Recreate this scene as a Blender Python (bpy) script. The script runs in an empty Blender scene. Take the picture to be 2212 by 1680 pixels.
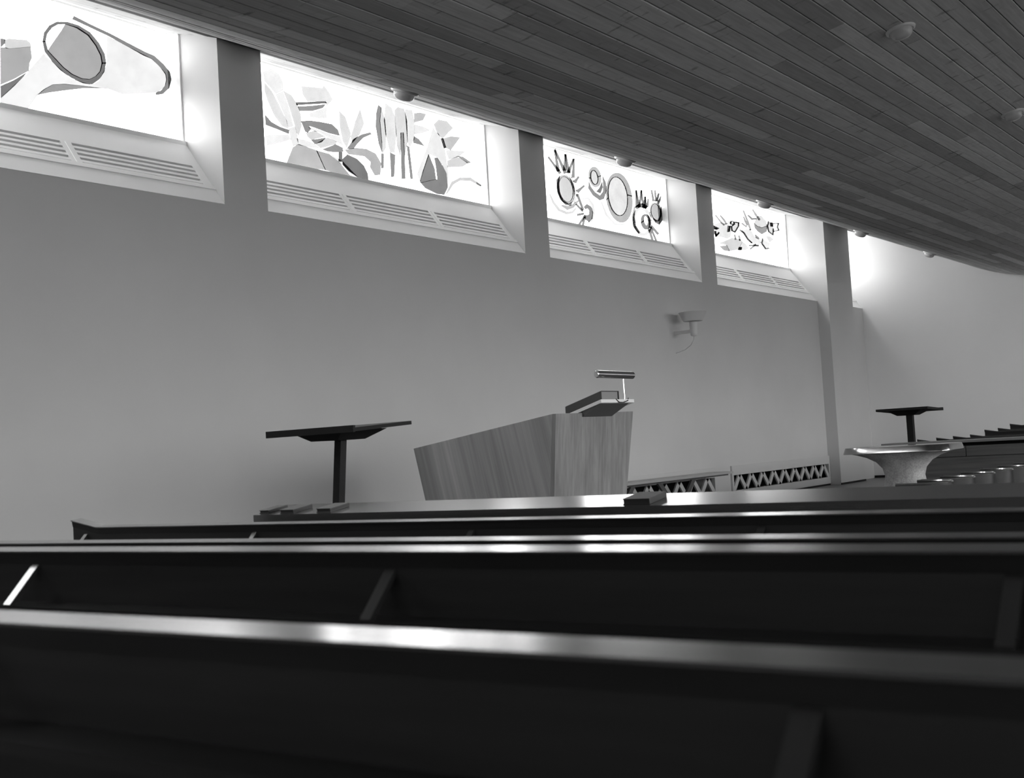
import bpy, math, random
from mathutils import Vector, Matrix
random.seed(7)
SC = bpy.context.scene
COL = SC.collection
EYE = 0.994            # camera height above the chancel floor, metres

# ---------------------------------------------------------------- camera
cam_d = bpy.data.cameras.new('camera'); cam = bpy.data.objects.new('camera', cam_d); COL.objects.link(cam)
cam_d.sensor_fit = 'HORIZONTAL'; cam_d.sensor_width = 36.0; cam_d.lens = 36.0 * 2696.035 / 2212.0
cam_d.clip_start = 0.02; cam_d.clip_end = 100
right = Vector((0.57585188, -0.81543444, -0.05883265))
down = Vector((0.00394211, 0.07473041, -0.99719598))
fwd = Vector((0.81754454, 0.57400526, 0.04624819))
m = Matrix((right, -down, -fwd)).transposed().to_4x4(); m.translation = (0, 0, EYE)
cam.matrix_world = m
cam_d.dof.use_dof = True; cam_d.dof.focus_distance = 14.0; cam_d.dof.aperture_fstop = 6.4
SC.camera = cam
# ---------------------------------------------------------------- world, exposure
w = bpy.data.worlds.new('overcast_sky'); SC.world = w; w.use_nodes = True
SKY, GROUND = 10.2, 2.2  # even overcast sky above the horizon, grey ground below it
_n = w.node_tree; _tc = _n.nodes.new('ShaderNodeTexCoord'); _sp = _n.nodes.new('ShaderNodeSeparateXYZ'); _mr = _n.nodes.new('ShaderNodeMapRange')
_n.links.new(_tc.outputs['Generated'], _sp.inputs[0]); _n.links.new(_sp.outputs[2], _mr.inputs[0])
_mr.inputs[1].default_value = -0.02; _mr.inputs[2].default_value = 0.02; _mr.inputs[3].default_value = GROUND; _mr.inputs[4].default_value = SKY
_n.nodes['Background'].inputs[0].default_value = (1, 1, 1, 1)
_n.links.new(_mr.outputs[0], _n.nodes['Background'].inputs[1])
def portal(x0, x1, y0, y1, z0, z1, axis):      # window opening that guides the sampling of the sky, gives no light itself
    L = bpy.data.lights.new('window_portal', 'AREA'); L.shape = 'RECTANGLE'; L.cycles.is_portal = True
    o = bpy.data.objects.new('window_portal', L); COL.objects.link(o); o.location = ((x0 + x1) / 2, (y0 + y1) / 2, (z0 + z1) / 2)
    if axis == '-y': o.rotation_euler = (math.radians(-90), 0, 0); L.size = x1 - x0
    if axis == '+y': o.rotation_euler = (math.radians(90), 0, 0); L.size = x1 - x0
    if axis == '+x': o.rotation_euler = (math.radians(90), 0, math.radians(-90)); L.size = y1 - y0
    L.size_y = z1 - z0
SC.view_settings.view_transform = 'Standard'; SC.view_settings.look = 'None'
SC.view_settings.gamma = 1; SC.view_settings.use_curve_mapping = False
SC.view_settings.exposure = 0.1
DAY_LEFT = SKY          # what the coloured glass filters
SC.cycles.max_bounces = 10; SC.cycles.diffuse_bounces = 6; SC.cycles.transparent_max_bounces = 12
SC.cycles.caustics_reflective = False

# ---------------------------------------------------------------- materials
MATS = {}
def mat(name, v, rough=0.6, spec=0.5, metal=0.0, coat=0.0, coat_rough=0.1, build=None):
    M = bpy.data.materials.new(name); M.use_nodes = True
    nt = M.node_tree; b = nt.nodes['Principled BSDF']
    b.inputs['Base Color'].default_value = (v, v, v, 1); b.inputs['Roughness'].default_value = rough
    b.inputs['Specular IOR Level'].default_value = spec; b.inputs['Metallic'].default_value = metal
    b.inputs['Coat Weight'].default_value = coat; b.inputs['Coat Roughness'].default_value = coat_rough
    if build: build(nt, b)
    MATS[name] = M; return M
def ramp(nt, src, stops):
    r = nt.nodes.new('ShaderNodeValToRGB'); nt.links.new(src, r.inputs[0]); e = r.color_ramp.elements
    while len(e) < len(stops): e.new(0.5)
    for k, (p, v) in enumerate(stops): e[k].position = p; e[k].color = (v, v, v, 1)
    return r.outputs[0]
def noise(nt, scale, detail=4, vec=(1, 1, 1), coord='Object', rot=(0, 0, 0), rough=0.55):
    tc = nt.nodes.new('ShaderNodeTexCoord'); mp = nt.nodes.new('ShaderNodeMapping')
    mp.inputs['Rotation'].default_value = rot           # first turn to the grain, then stretch along it
    if coord == 'World':
        g = nt.nodes.new('ShaderNodeNewGeometry'); nt.links.new(g.outputs['Position'], mp.inputs[0])
    else: nt.links.new(tc.outputs[coord], mp.inputs[0])
    n = nt.nodes.new('ShaderNodeTexNoise'); n.inputs['Scale'].default_value = scale
    n.inputs['Detail'].default_value = detail; n.inputs['Roughness'].default_value = rough
    m2 = nt.nodes.new('ShaderNodeMapping'); m2.inputs['Scale'].default_value = vec
    nt.links.new(mp.outputs[0], m2.inputs[0]); nt.links.new(m2.outputs[0], n.inputs['Vector']); return n.outputs[0]
def mul(nt, a, b, mode='MULTIPLY'):
    x = nt.nodes.new('ShaderNodeMix'); x.data_type = 'RGBA'; x.blend_type = mode; x.inputs[0].default_value = 1
    nt.links.new(a, x.inputs[6]); nt.links.new(b, x.inputs[7]); return x.outputs[2]
def bump(nt, b, h, strength, dist=0.01):
    n = nt.nodes.new('ShaderNodeBump'); n.inputs['Strength'].default_value = strength; n.inputs['Distance'].default_value = dist
    nt.links.new(h, n.inputs['Height']); nt.links.new(n.outputs[0], b.inputs['Normal'])
def plaster(lo, hi):
    def f(nt, b):
        nt.links.new(ramp(nt, noise(nt, 0.7, 5, coord='World'), [(0.3, lo), (0.7, hi)]), b.inputs['Base Color'])
        bump(nt, b, noise(nt, 60, 3, coord='World'), 0.08, 0.004)
    return f
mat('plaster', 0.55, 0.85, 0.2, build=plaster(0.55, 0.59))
mat('plaster_lit', 0.84, 0.85, 0.2, build=plaster(0.82, 0.86))  # whiter than the side wall, standing in for light on the end wall
mat('white_paint', 0.78, 0.45, 0.4, build=plaster(0.86, 0.89))
mat('slot_shade', 0.06, 0.9, 0.1)  # shade inside the sill slots, put into the core's colour
mat('recess_shade', 0.012, 0.95, 0.05)  # near-black that paints the shade of recesses
def wood(lo, hi, scale, vec, coord='Object', rot=(0, 0, 0), fine=None):
    def f(nt, b):
        c = ramp(nt, noise(nt, scale, 6, vec, coord, rot, 0.6), [(0.28, lo), (0.72, hi)])
        if fine:
            c = mul(nt, c, ramp(nt, noise(nt, fine, 3, vec, coord, rot), [(0.3, 0.8), (0.7, 1.15)]))
        nt.links.new(c, b.inputs['Base Color'])
    return f
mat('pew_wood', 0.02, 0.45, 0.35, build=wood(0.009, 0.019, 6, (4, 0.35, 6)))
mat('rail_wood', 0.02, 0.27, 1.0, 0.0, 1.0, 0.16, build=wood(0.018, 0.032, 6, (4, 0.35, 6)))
mat('cleat_wood', 0.1, 0.35, 0.5, build=wood(0.14, 0.2, 6, (3, 3, 3)))
mat('table_wood', 0.04, 0.22, 1.0, 0.0, 1.0, 0.14, build=wood(0.035, 0.06, 5, (3, 0.3, 5)))
mat('lectern_wood', 0.01, 0.6, 0.2, build=wood(0.007, 0.014, 8, (1, 1, 1)))
mat('far_wood', 0.05, 0.45, 0.4, build=wood(0.06, 0.11, 4, (3, 0.4, 8), 'World'))
mat('far_rail', 0.1, 0.3, 0.5, build=wood(0.14, 0.22, 4, (3, 0.4, 8), 'World'))
mat('veneer_front', 0.15, 0.28, 0.5, build=wood(0.20, 0.33, 4.0, (3, 3, 0.06), 'World', fine=14))
mat('veneer_wing', 0.14, 0.42, 0.4, build=wood(0.27, 0.46, 1.5, (0.2, 3, 0.08), 'World', (math.radians(12.5), 0, 0), fine=9))
mat('book_cover', 0.03, 0.5, 0.4); mat('book_pages', 0.35, 0.8, 0.2); mat('bible_cover', 0.06, 0.5, 0.4)
mat('bible_pages', 0.3, 0.8, 0.2)
mat('book_light', 0.09, 0.5, 0.4)
mat('chrome', 0.75, 0.12, 0.5, 1.0)
mat('steel_rim', 0.36, 0.13, 0.5, 1.0)
mat('chair_shell', 0.022, 0.3, 0.25)
mat('bolt_white', 0.8, 0.3, 0.5)
mat('sconce_white', 0.62, 0.45, 0.4)
mat('floor_stone', 0.05, 0.35, 0.4, build=wood(0.10, 0.125, 3, (1, 1, 1), 'World'))
mat('baseboard_dark', 0.01, 0.6, 0.3)
mat('bench_seat', 0.42, 0.4, 0.4); mat('bench_strut', 0.09, 0.5, 0.4)
def stone(nt, b):
    a = ramp(nt, noise(nt, 7, 6, coord='World'), [(0.35, 0.34), (0.7, 0.52)])
    c = mul(nt, a, ramp(nt, noise(nt, 60, 4, coord='World'), [(0.35, 0.78), (0.65, 1.1)]))
    nt.links.new(c, b.inputs['Base Color']); bump(nt, b, noise(nt, 80, 3, coord='World'), 0.3, 0.003)
mat('concrete', 0.35, 0.85, 0.2, build=stone)
def ceil_board(nt, b):
    oi = nt.nodes.new('ShaderNodeObjectInfo')
    tone = ramp(nt, oi.outputs['Random'], [(0.0, 0.46), (0.45, 0.61), (0.8, 0.71), (1.0, 0.84)])
    grain = ramp(nt, noise(nt, 9, 5, (0.35, 5, 5), 'World'), [(0.3, 0.86), (0.7, 1.1)])
    knots = ramp(nt, noise(nt, 6, 3, (2.6, 0.8, 0.8), 'World'), [(0.62, 1.0), (0.72, 0.55)])
    nt.links.new(mul(nt, mul(nt, tone, grain), knots), b.inputs['Base Color'])
mat('ceiling_board', 0.2, 0.8, 0.06, build=ceil_board)
mat('ceiling_gap', 0.03, 0.9, 0.1)
mat('lamp_glass', 0.85, 0.12, 0.5)
_nt = MATS['lamp_glass'].node_tree; _tr = _nt.nodes.new('ShaderNodeBsdfTranslucent'); _tr.inputs[0].default_value = (0.8, 0.8, 0.8, 1)
_mx = _nt.nodes.new('ShaderNodeMixShader'); _mx.inputs[0].default_value = 0.3
_nt.links.new(_nt.nodes['Principled BSDF'].outputs[0], _mx.inputs[1]); _nt.links.new(_tr.outputs[0], _mx.inputs[2]); _nt.links.new(_mx.outputs[0], _nt.nodes['Material Output'].inputs[0])
mat('lamp_flange', 0.8, 0.3, 0.5)
def clear_glass(name, t):
    M = bpy.data.materials.new(name); M.use_nodes = True; nt = M.node_tree; nt.nodes.clear()
    o = nt.nodes.new('ShaderNodeOutputMaterial'); tr = nt.nodes.new('ShaderNodeBsdfTransparent'); gl = nt.nodes.new('ShaderNodeBsdfGlossy'); mx = nt.nodes.new('ShaderNodeMixShader')
    tr.inputs[0].default_value = (t, t, t, 1); gl.inputs['Roughness'].default_value = 0.05; mx.inputs[0].default_value = 0.04
    nt.links.new(tr.outputs[0], mx.inputs[1]); nt.links.new(gl.outputs[0], mx.inputs[2]); nt.links.new(mx.outputs[0], o.inputs[0]); MATS[name] = M
clear_glass('daylit_pane', 1.0); clear_glass('daylit_pane_tall', 1.0); clear_glass('daylit_pane_back', 0.17)
def tint(tone):
    name = 'coloured_glass_%02d' % round(tone * 100)
    if name in MATS: return name
    lin = ((tone + 0.055) / 1.055) ** 2.4; t = min(1, lin / DAY_LEFT)
    M = bpy.data.materials.new(name); M.use_nodes = True; nt = M.node_tree; nt.nodes.clear()
    o = nt.nodes.new('ShaderNodeOutputMaterial'); tr = nt.nodes.new('ShaderNodeBsdfTransparent')
    n = noise(nt, 3.5, 5, (1, 1, 1), 'World')
    r = ramp(nt, n, [(0.3, (t * 0.9) ** 0.5), (0.7, (t * 1.1) ** 0.5)])      # two faces of each piece: the square root
    nt.links.new(r, tr.inputs[0]); nt.links.new(tr.outputs[0], o.inputs[0]); MATS[name] = M; return name

# ---------------------------------------------------------------- mesh helpers
class MB:
    def __init__(s): s.v = []; s.f = []
    def add(s, vs, fs):
        o = len(s.v); s.v += [tuple(p) for p in vs]; s.f += [tuple(i + o for i in f) for f in fs]; return s
    def box(s, x0, x1, y0, y1, z0, z1):
        return s.add([(x0,y0,z0),(x1,y0,z0),(x1,y1,z0),(x0,y1,z0),(x0,y0,z1),(x1,y0,z1),(x1,y1,z1),(x0,y1,z1)],
                     [(0,3,2,1),(4,5,6,7),(0,1,5,4),(1,2,6,5),(2,3,7,6),(3,0,4,7)])
    def hexa(s, a, b):       # two quads of 4 points each
        return s.add(list(a) + list(b), [(0,3,2,1),(4,5,6,7),(0,1,5,4),(1,2,6,5),(2,3,7,6),(3,0,4,7)])
    def prism(s, poly, axis, a, c):     # polygon (2-D) extruded along an axis between a and c
        n = len(poly)
        def P(p, t):
            return {'x': (t, p[0], p[1]), 'y': (p[0], t, p[1]), 'z': (p[0], p[1], t)}[axis]
        vs = [P(p, a) for p in poly] + [P(p, c) for p in poly]
        fs = [tuple(range(n))[::-1], tuple(range(n, 2 * n))] + [(i, (i + 1) % n, (i + 1) % n + n, i + n) for i in range(n)]
        return s.add(vs, fs)
    def lathe(s, prof, n=24, c=(0, 0, 0)):
        vs = []
        for r, z in prof:
            for k in range(n):
                a = 2 * math.pi * k / n; vs.append((c[0] + r * math.cos(a), c[1] + r * math.sin(a), c[2] + z))
        fs = [(i*n+k, i*n+(k+1) % n, (i+1)*n+(k+1) % n, (i+1)*n+k) for i in range(len(prof)-1) for k in range(n)]
        fs += [tuple(range(n))[::-1], tuple(range((len(prof)-1)*n, len(prof)*n))]
        return s.add(vs, fs)
    def tube(s, path, r, n=10):
        path = [Vector(p) for p in path]; rings = []
        for i, p in enumerate(path):
            d = (path[min(i+1, len(path)-1)] - path[max(i-1, 0)]).normalized()
            u = d.cross(Vector((0, 0, 1)) if abs(d.z) < 0.9 else Vector((1, 0, 0))).normalized(); v = d.cross(u)
            rr = r[i] if isinstance(r, (list, tuple)) else r
            rings.append([p + rr * (math.cos(2*math.pi*k/n) * u + math.sin(2*math.pi*k/n) * v) for k in range(n)])
        vs = [q for g in rings for q in g]
        fs = [(i*n+k, i*n+(k+1) % n, (i+1)*n+(k+1) % n, (i+1)*n+k) for i in range(len(rings)-1) for k in range(n)]
        fs += [tuple(range(n))[::-1], tuple(range((len(rings)-1)*n, len(rings)*n))]
        return s.add(vs, fs)
    def mesh(s, name, material, smooth=False):
        me = bpy.data.meshes.new(name); me.from_pydata(s.v, [], s.f)
        me.materials.append(MATS[material])
        import bmesh
        bm = bmesh.new(); bm.from_mesh(me); bmesh.ops.recalc_face_normals(bm, faces=bm.faces); bm.to_mesh(me); bm.free()
        if smooth: me.polygons.foreach_set('use_smooth', [True] * len(me.polygons))
        me.update(); return me
    def obj(s, name, material, parent=None, smooth=False, bevel=0):
        o = bpy.data.objects.new(name, s.mesh(name, material, smooth)); COL.objects.link(o)
        if parent: o.parent = parent
        if bevel:
            bv = o.modifiers.new('bevel', 'BEVEL'); bv.width = bevel; bv.segments = 2; bv.limit_method = 'ANGLE'
        if smooth:
            o.modifiers.new('split', 'EDGE_SPLIT').split_angle = math.radians(40)
        return o
def tag(o, label=None, cat=None, group=None, kind=None):
    if label: o['label'] = label
    if cat: o['category'] = cat
    if group: o['group'] = group
    if kind: o['kind'] = kind
    return o
def thing(name, label, cat, loc=(0, 0, 0), group=None, kind=None, rz=0):
    o = bpy.data.objects.new(name, None); o.empty_display_size = 0.2; COL.objects.link(o)
    o.location = loc; o.rotation_euler = (0, 0, rz)
    return tag(o, label, cat, group, kind)
def copy_tree(o, parent=None):
    c = o.copy(); COL.objects.link(c)
    if parent: c.parent = parent
    for ch in list(o.children): copy_tree(ch, c)
    return c

# coloured glass of the left windows: (tone, outline in X, Z metres on the pane)
ART = {
 1: [
  (0.50, [(6.089,4.502),(6.107,4.584),(6.159,4.656),(6.228,4.703),(6.327,4.727),(6.438,4.725),(6.55,4.692),(6.635,4.619),(6.689,4.537),(6.7,4.458),(6.657,4.449),(6.648,4.515),(6.601,4.591),(6.53,4.66),(6.421,4.698),(6.313,4.704),(6.241,4.684),(6.181,4.64),(6.132,4.577),(6.114,4.508)]),
  (0.47, [(6.7,4.466),(6.674,4.378),(6.618,4.299),(6.55,4.246),(6.461,4.239),(6.35,4.259),(6.243,4.306),(6.163,4.367),(6.106,4.424),(6.089,4.509),(6.114,4.515),(6.135,4.439),(6.193,4.395),(6.274,4.333),(6.356,4.293),(6.452,4.276),(6.525,4.286),(6.589,4.326),(6.634,4.378),(6.658,4.456)]),
  (0.68, [(6.309,4.703),(6.425,4.704),(6.536,4.665),(6.606,4.594),(6.653,4.518),(6.662,4.453),(6.638,4.378),(6.591,4.324),(6.527,4.284),(6.45,4.273),(6.352,4.29),(6.271,4.331),(6.192,4.392),(6.132,4.439),(6.181,4.513),(6.271,4.64)]),
  (0.55, [(6.381,4.763),(6.543,4.737),(6.745,4.703),(6.938,4.659),(7.097,4.619),(7.19,4.607),(7.279,4.554),(7.333,4.5),(7.341,4.454),(7.321,4.39),(7.272,4.34),(7.212,4.308),(7.217,4.288),(7.294,4.313),(7.365,4.379),(7.396,4.464),(7.382,4.529),(7.315,4.587),(7.215,4.641),(7.117,4.654),(6.955,4.687),(6.759,4.729),(6.556,4.762),(6.397,4.793)]),
  (0.95, [(6.091,4.404),(5.949,4.235),(5.942,4.218),(5.696,3.968),(5.688,3.909),(5.926,3.92),(6.021,4.051),(6.084,4.107),(6.168,4.166),(6.276,4.192),(6.448,4.213),(6.637,4.23),(6.714,4.241),(6.856,4.224),(6.978,4.252),(7.199,4.305),(7.242,4.322),(7.317,4.384),(7.344,4.454),(7.333,4.51),(7.189,4.606),(6.934,4.658),(6.723,4.701),(6.703,4.441),(6.619,4.291),(6.542,4.24),(6.341,4.251),(6.161,4.36)]),
  (0.62, [(6.017,4.049),(6.081,4.109),(6.167,4.167),(6.277,4.194),(6.448,4.214),(6.644,4.233),(6.447,4.191),(6.25,4.131),(6.13,4.092)]),
  (0.70, [(5.707,4.368),(5.755,4.377),(5.777,4.374),(5.974,4.435),(5.982,4.345),(5.959,4.298),(5.948,4.232),(5.812,4.135),(5.694,4.066)]),
  (0.86, [(5.746,4.438),(5.78,4.455),(5.94,4.482),(5.974,4.464),(5.978,4.436),(5.776,4.373),(5.748,4.375)]),
  (0.55, [(5.71,4.44),(5.748,4.443),(5.744,4.407),(5.708,4.368)]),
  (0.50, [(5.693,4.058),(5.808,4.127),(5.946,4.229),(5.811,4.079),(5.69,3.959)]),
 ],
 2: [
  (0.95, [(8.535,4.782),(8.639,4.831),(8.745,4.8),(8.795,4.73),(8.795,4.651),(8.692,4.593),(8.623,4.646),(8.547,4.69)]),
  (0.91, [(8.547,4.675),(8.635,4.612),(8.749,4.456),(8.819,4.349),(8.833,4.275),(8.759,4.283),(8.657,4.371),(8.578,4.5),(8.545,4.586)]),
  (0.94, [(8.692,4.588),(8.788,4.641),(8.849,4.515),(8.909,4.31),(8.84,4.283),(8.818,4.361),(8.757,4.469)]),
  (0.88, [(8.796,4.645),(8.896,4.625),(8.983,4.541),(9.022,4.44),(9.024,4.332),(8.977,4.226),(8.956,4.252),(8.918,4.366),(8.855,4.528)]),
  (0.93, [(8.848,4.278),(8.929,4.311),(8.96,4.22),(8.964,4.132),(8.892,4.105),(8.861,4.196)]),
  (0.55, [(8.533,4.355),(8.606,4.3),(8.727,4.27),(8.847,4.263),(8.843,4.221),(8.685,4.241),(8.533,4.257)]),
  (0.95, [(8.533,4.155),(8.83,4.213),(8.867,4.169),(8.714,4.11),(8.539,4.054)]),
  (0.50, [(8.965,4.563),(9.153,4.604),(9.39,4.655),(9.411,4.638),(9.151,4.577),(8.976,4.536)]),
  (0.60, [(8.99,4.526),(9.169,4.566),(9.398,4.628),(9.346,4.575),(9.205,4.521),(9.013,4.483)]),
  (0.93, [(9.056,4.746),(9.365,4.788),(9.379,4.82),(9.456,4.757),(9.502,4.695),(9.412,4.611),(9.394,4.655),(9.132,4.603),(9.069,4.664)]),
  (0.96, [(9.15,4.485),(9.405,4.596),(9.401,4.482),(9.295,4.46),(9.158,4.449)]),
  (0.58, [(9.026,4.383),(9.139,4.411),(9.294,4.425),(9.471,4.432),(9.56,4.388),(9.583,4.329),(9.42,4.329),(9.246,4.347),(9.133,4.354),(9.159,4.321),(9.112,4.282),(9.078,4.284),(9.044,4.347)]),
  (0.95, [(9.129,4.339),(9.249,4.341),(9.441,4.32),(9.582,4.322),(9.626,4.233),(9.436,4.279),(9.302,4.311),(9.187,4.315)]),
  (0.86, [(9.087,4.277),(9.208,4.317),(9.369,4.283),(9.241,4.241),(9.162,4.214),(9.105,4.237)]),
  (0.58, [(9.153,4.213),(9.279,4.249),(9.378,4.277),(9.299,4.213),(9.206,4.18)]),
  (0.88, [(9.212,4.182),(9.398,4.281),(9.529,4.256),(9.515,4.228),(9.352,4.171),(9.291,4.151)]),
  (0.60, [(9.31,4.143),(9.513,4.229),(9.616,4.21),(9.625,4.169),(9.506,4.143),(9.386,4.133)]),
  (0.96, [(8.952,4.194),(9.049,4.197),(9.181,4.185),(9.277,4.149),(9.137,4.133),(8.976,4.134)]),
  (0.90, [(9.597,4.591),(9.68,4.548),(9.75,4.391),(9.75,4.348),(9.683,4.221),(9.632,4.271),(9.594,4.433)]),
  (0.90, [(9.923,4.674),(9.972,4.529),(9.894,4.4),(9.773,4.285),(9.756,4.349),(9.835,4.52)]),
  (0.60, [(9.682,4.207),(9.798,4.332),(9.93,4.405),(10.065,4.451),(10.089,4.433),(9.955,4.373),(9.845,4.284),(9.788,4.226)]),
  (0.50, [(9.556,4.155),(9.61,4.164),(9.597,4.06),(9.548,4.052)]),
  (0.50, [(9.605,4.088),(9.686,4.15),(9.832,4.125),(9.933,4.069),(9.99,3.991),(9.996,3.92),(9.851,3.922),(9.69,3.977),(9.611,4.029)]),
  (0.74, [(9.65,4.194),(9.816,4.241),(9.986,4.257),(10.135,4.23),(10.216,4.139),(10.194,4.008),(10.107,3.987),(10.036,4.067),(10.051,4.125),(9.954,4.172),(9.704,4.154)]),
  (0.76, [(8.792,3.923),(8.889,4.097),(8.969,4.139),(9.227,4.119),(9.331,3.949),(9.341,3.931),(9.027,3.918)]),
  (0.70, [(9.224,4.117),(9.408,4.112),(9.562,4.041),(9.705,3.937),(9.75,3.92),(9.345,3.929)]),
  (0.96, [(9.421,4.115),(9.602,4.067),(9.848,3.917),(9.752,3.919),(9.594,4.027)]),
  (0.60, [(10.225,4.778),(10.271,4.76),(10.237,4.606),(10.252,4.391),(10.243,4.261),(10.198,4.351),(10.165,4.535),(10.186,4.685)]),
  (0.89, [(10.272,4.762),(10.319,4.636),(10.327,4.476),(10.311,4.327),(10.251,4.248),(10.252,4.39),(10.237,4.606)]),
  (0.60, [(10.228,4.246),(10.269,4.252),(10.255,4.089),(10.219,4.083)]),
  (0.92, [(10.349,4.821),(10.441,4.792),(10.488,4.712),(10.503,4.507),(10.455,4.293),(10.384,4.284),(10.324,4.475),(10.31,4.619)]),
  (0.60, [(10.379,4.283),(10.464,4.267),(10.425,4.019),(10.377,4.009)]),
  (0.87, [(10.495,4.772),(10.55,4.817),(10.657,4.819),(10.699,4.69),(10.688,4.449),(10.626,4.278),(10.624,4.543),(10.584,4.536),(10.552,4.274),(10.506,4.374)]),
  (0.58, [(10.579,4.536),(10.63,4.545),(10.622,4.23),(10.616,4.024),(10.552,4.015)]),
  (0.94, [(10.676,4.816),(10.796,4.83),(10.828,4.714),(10.809,4.499),(10.72,4.398),(10.691,4.449)]),
  (0.60, [(10.677,4.409),(10.716,4.396),(10.749,4.043),(10.706,4.037)]),
  (0.80, [(10.834,4.8),(10.932,4.829),(11.049,4.832),(10.987,4.748),(10.835,4.696)]),
  (0.94, [(10.833,4.672),(10.979,4.675),(11.114,4.658),(10.972,4.6),(10.823,4.559)]),
  (0.62, [(10.813,4.534),(10.886,4.516),(10.987,4.453),(10.791,4.456)]),
  (0.87, [(11.182,4.74),(11.277,4.81),(11.429,4.817),(11.54,4.756),(11.442,4.683),(11.327,4.591),(11.235,4.647)]),
  (0.94, [(11.165,4.694),(11.05,4.465),(10.83,4.112),(10.875,4.032),(10.941,4.158),(11.065,4.372),(11.187,4.365),(11.301,4.288),(11.375,4.191),(11.371,4.02),(11.404,4.196),(11.36,4.5),(11.261,4.64),(11.223,4.648)]),
  (0.55, [(11.057,4.369),(11.148,4.221),(11.164,4.096),(10.883,4.015),(10.873,4.028),(10.937,4.159)]),
  (0.55, [(11.205,4.353),(11.298,4.276),(11.365,4.192),(11.369,4.02),(11.302,3.937),(11.172,3.928),(10.958,3.968),(10.881,4.02),(11.16,4.098),(11.194,4.101),(11.181,4.224),(11.159,4.346)]),
  (0.80, [(11.332,4.598),(11.486,4.651),(11.672,4.671),(11.557,4.562),(11.472,4.483),(11.379,4.501)]),
  (0.35, [(11.303,4.595),(11.339,4.602),(11.388,4.495),(11.352,4.489)]),
  (0.94, [(11.391,4.476),(11.76,4.516),(11.646,4.442),(11.433,4.368),(11.399,4.428)]),
  (0.88, [(11.405,4.353),(11.587,4.427),(11.707,4.404),(11.8,4.381),(11.685,4.321),(11.397,4.27)]),
  (0.68, [(11.593,4.434),(11.698,4.444),(11.864,4.397),(11.795,4.378),(11.713,4.403)]),
  (0.84, [(11.318,3.933),(11.459,4.113),(11.619,4.183),(11.83,4.214),(12.054,4.155),(12.034,4.135),(11.824,4.172),(11.618,4.146),(11.487,4.082),(11.378,3.974)]),
 ],
 3: [
  (0.80, [(14.156,4.416),(14.164,4.357),(14.153,4.302),(14.126,4.252),(14.085,4.21),(14.031,4.181),(13.97,4.166),(13.908,4.168),(13.85,4.185),(13.801,4.216),(13.763,4.259),(13.739,4.312),(13.78,4.322),(13.802,4.275),(13.834,4.238),(13.875,4.211),(13.922,4.196),(13.97,4.195),(14.016,4.206),(14.057,4.229),(14.09,4.264),(14.112,4.306),(14.12,4.354),(14.113,4.405)]),
  (0.80, [(13.74,4.306),(13.733,4.363),(13.743,4.417),(13.769,4.466),(13.809,4.508),(13.862,4.538),(13.922,4.554),(13.984,4.553),(14.043,4.537),(14.093,4.506),(14.132,4.463),(14.158,4.41),(14.115,4.399),(14.093,4.446),(14.06,4.483),(14.018,4.51),(13.971,4.524),(13.922,4.525),(13.877,4.514),(13.836,4.49),(13.804,4.455),(13.783,4.413),(13.775,4.366),(13.782,4.316)]),
  (0.86, [(14.12,4.403),(14.127,4.351),(14.116,4.299),(14.088,4.253),(14.046,4.218),(13.994,4.196),(13.937,4.191),(13.882,4.203),(13.834,4.23),(13.798,4.27),(13.775,4.318),(13.769,4.369),(13.779,4.42),(13.806,4.466),(13.847,4.501),(13.898,4.524),(13.955,4.529),(14.01,4.518),(14.059,4.491),(14.097,4.452)]),
  (0.55, [(13.721,4.365),(13.727,4.457),(13.821,4.535),(13.776,4.424),(13.785,4.299),(13.856,4.201),(13.991,4.173),(14.104,4.223),(14.043,4.154),(13.912,4.144),(13.792,4.199),(13.731,4.289)]),
  (0.95, [(14.032,4.575),(14.132,4.528),(14.205,4.42),(14.221,4.303),(14.146,4.204),(14.099,4.214),(14.155,4.295),(14.132,4.408),(14.071,4.504)]),
  (0.88, [(13.534,4.238),(13.593,4.138),(13.722,4.045),(13.921,4.019),(14.089,4.056),(14.182,4.132),(14.16,4.139),(14.062,4.083),(13.937,4.058),(13.765,4.077),(13.637,4.157),(13.557,4.247)]),
  (0.76, [(13.804,4.12),(13.952,4.082),(14.109,4.131),(14.248,4.238),(14.223,4.249),(14.061,4.167),(13.967,4.14),(13.821,4.14)]),
  (0.60, [(13.543,4.726),(13.675,4.636),(13.801,4.54),(13.865,4.573),(13.715,4.657),(13.576,4.744)]),
  (0.60, [(13.705,4.86),(13.729,4.713),(13.742,4.564),(13.826,4.584),(13.782,4.726),(13.748,4.871)]),
  (0.60, [(13.714,4.845),(13.82,4.705),(13.918,4.559),(13.998,4.59),(13.871,4.724),(13.755,4.861)]),
  (0.60, [(13.962,4.839),(13.938,4.723),(13.903,4.605),(13.989,4.617),(13.992,4.73),(14.006,4.845)]),
  (0.60, [(13.968,4.837),(13.991,4.709),(14.004,4.577),(14.086,4.596),(14.043,4.721),(14.01,4.848)]),
  (0.60, [(14.162,4.809),(14.085,4.704),(13.998,4.6),(14.074,4.597),(14.133,4.702),(14.202,4.807)]),
  (0.60, [(14.172,4.807),(14.142,4.673),(14.102,4.537),(14.185,4.547),(14.195,4.679),(14.215,4.813)]),
  (0.60, [(14.272,4.585),(14.208,4.54),(14.131,4.496),(14.208,4.474),(14.254,4.527),(14.308,4.575)]),
  (0.60, [(14.408,4.484),(14.307,4.431),(14.197,4.382),(14.257,4.35),(14.344,4.411),(14.437,4.469)]),
  (0.58, [(14.371,4.179),(14.459,4.229),(14.567,4.206),(14.605,4.127),(14.574,4.04),(14.483,3.985),(14.4,4.006),(14.367,4.071),(14.453,4.075),(14.497,4.091),(14.514,4.141),(14.474,4.17),(14.41,4.149)]),
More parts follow.
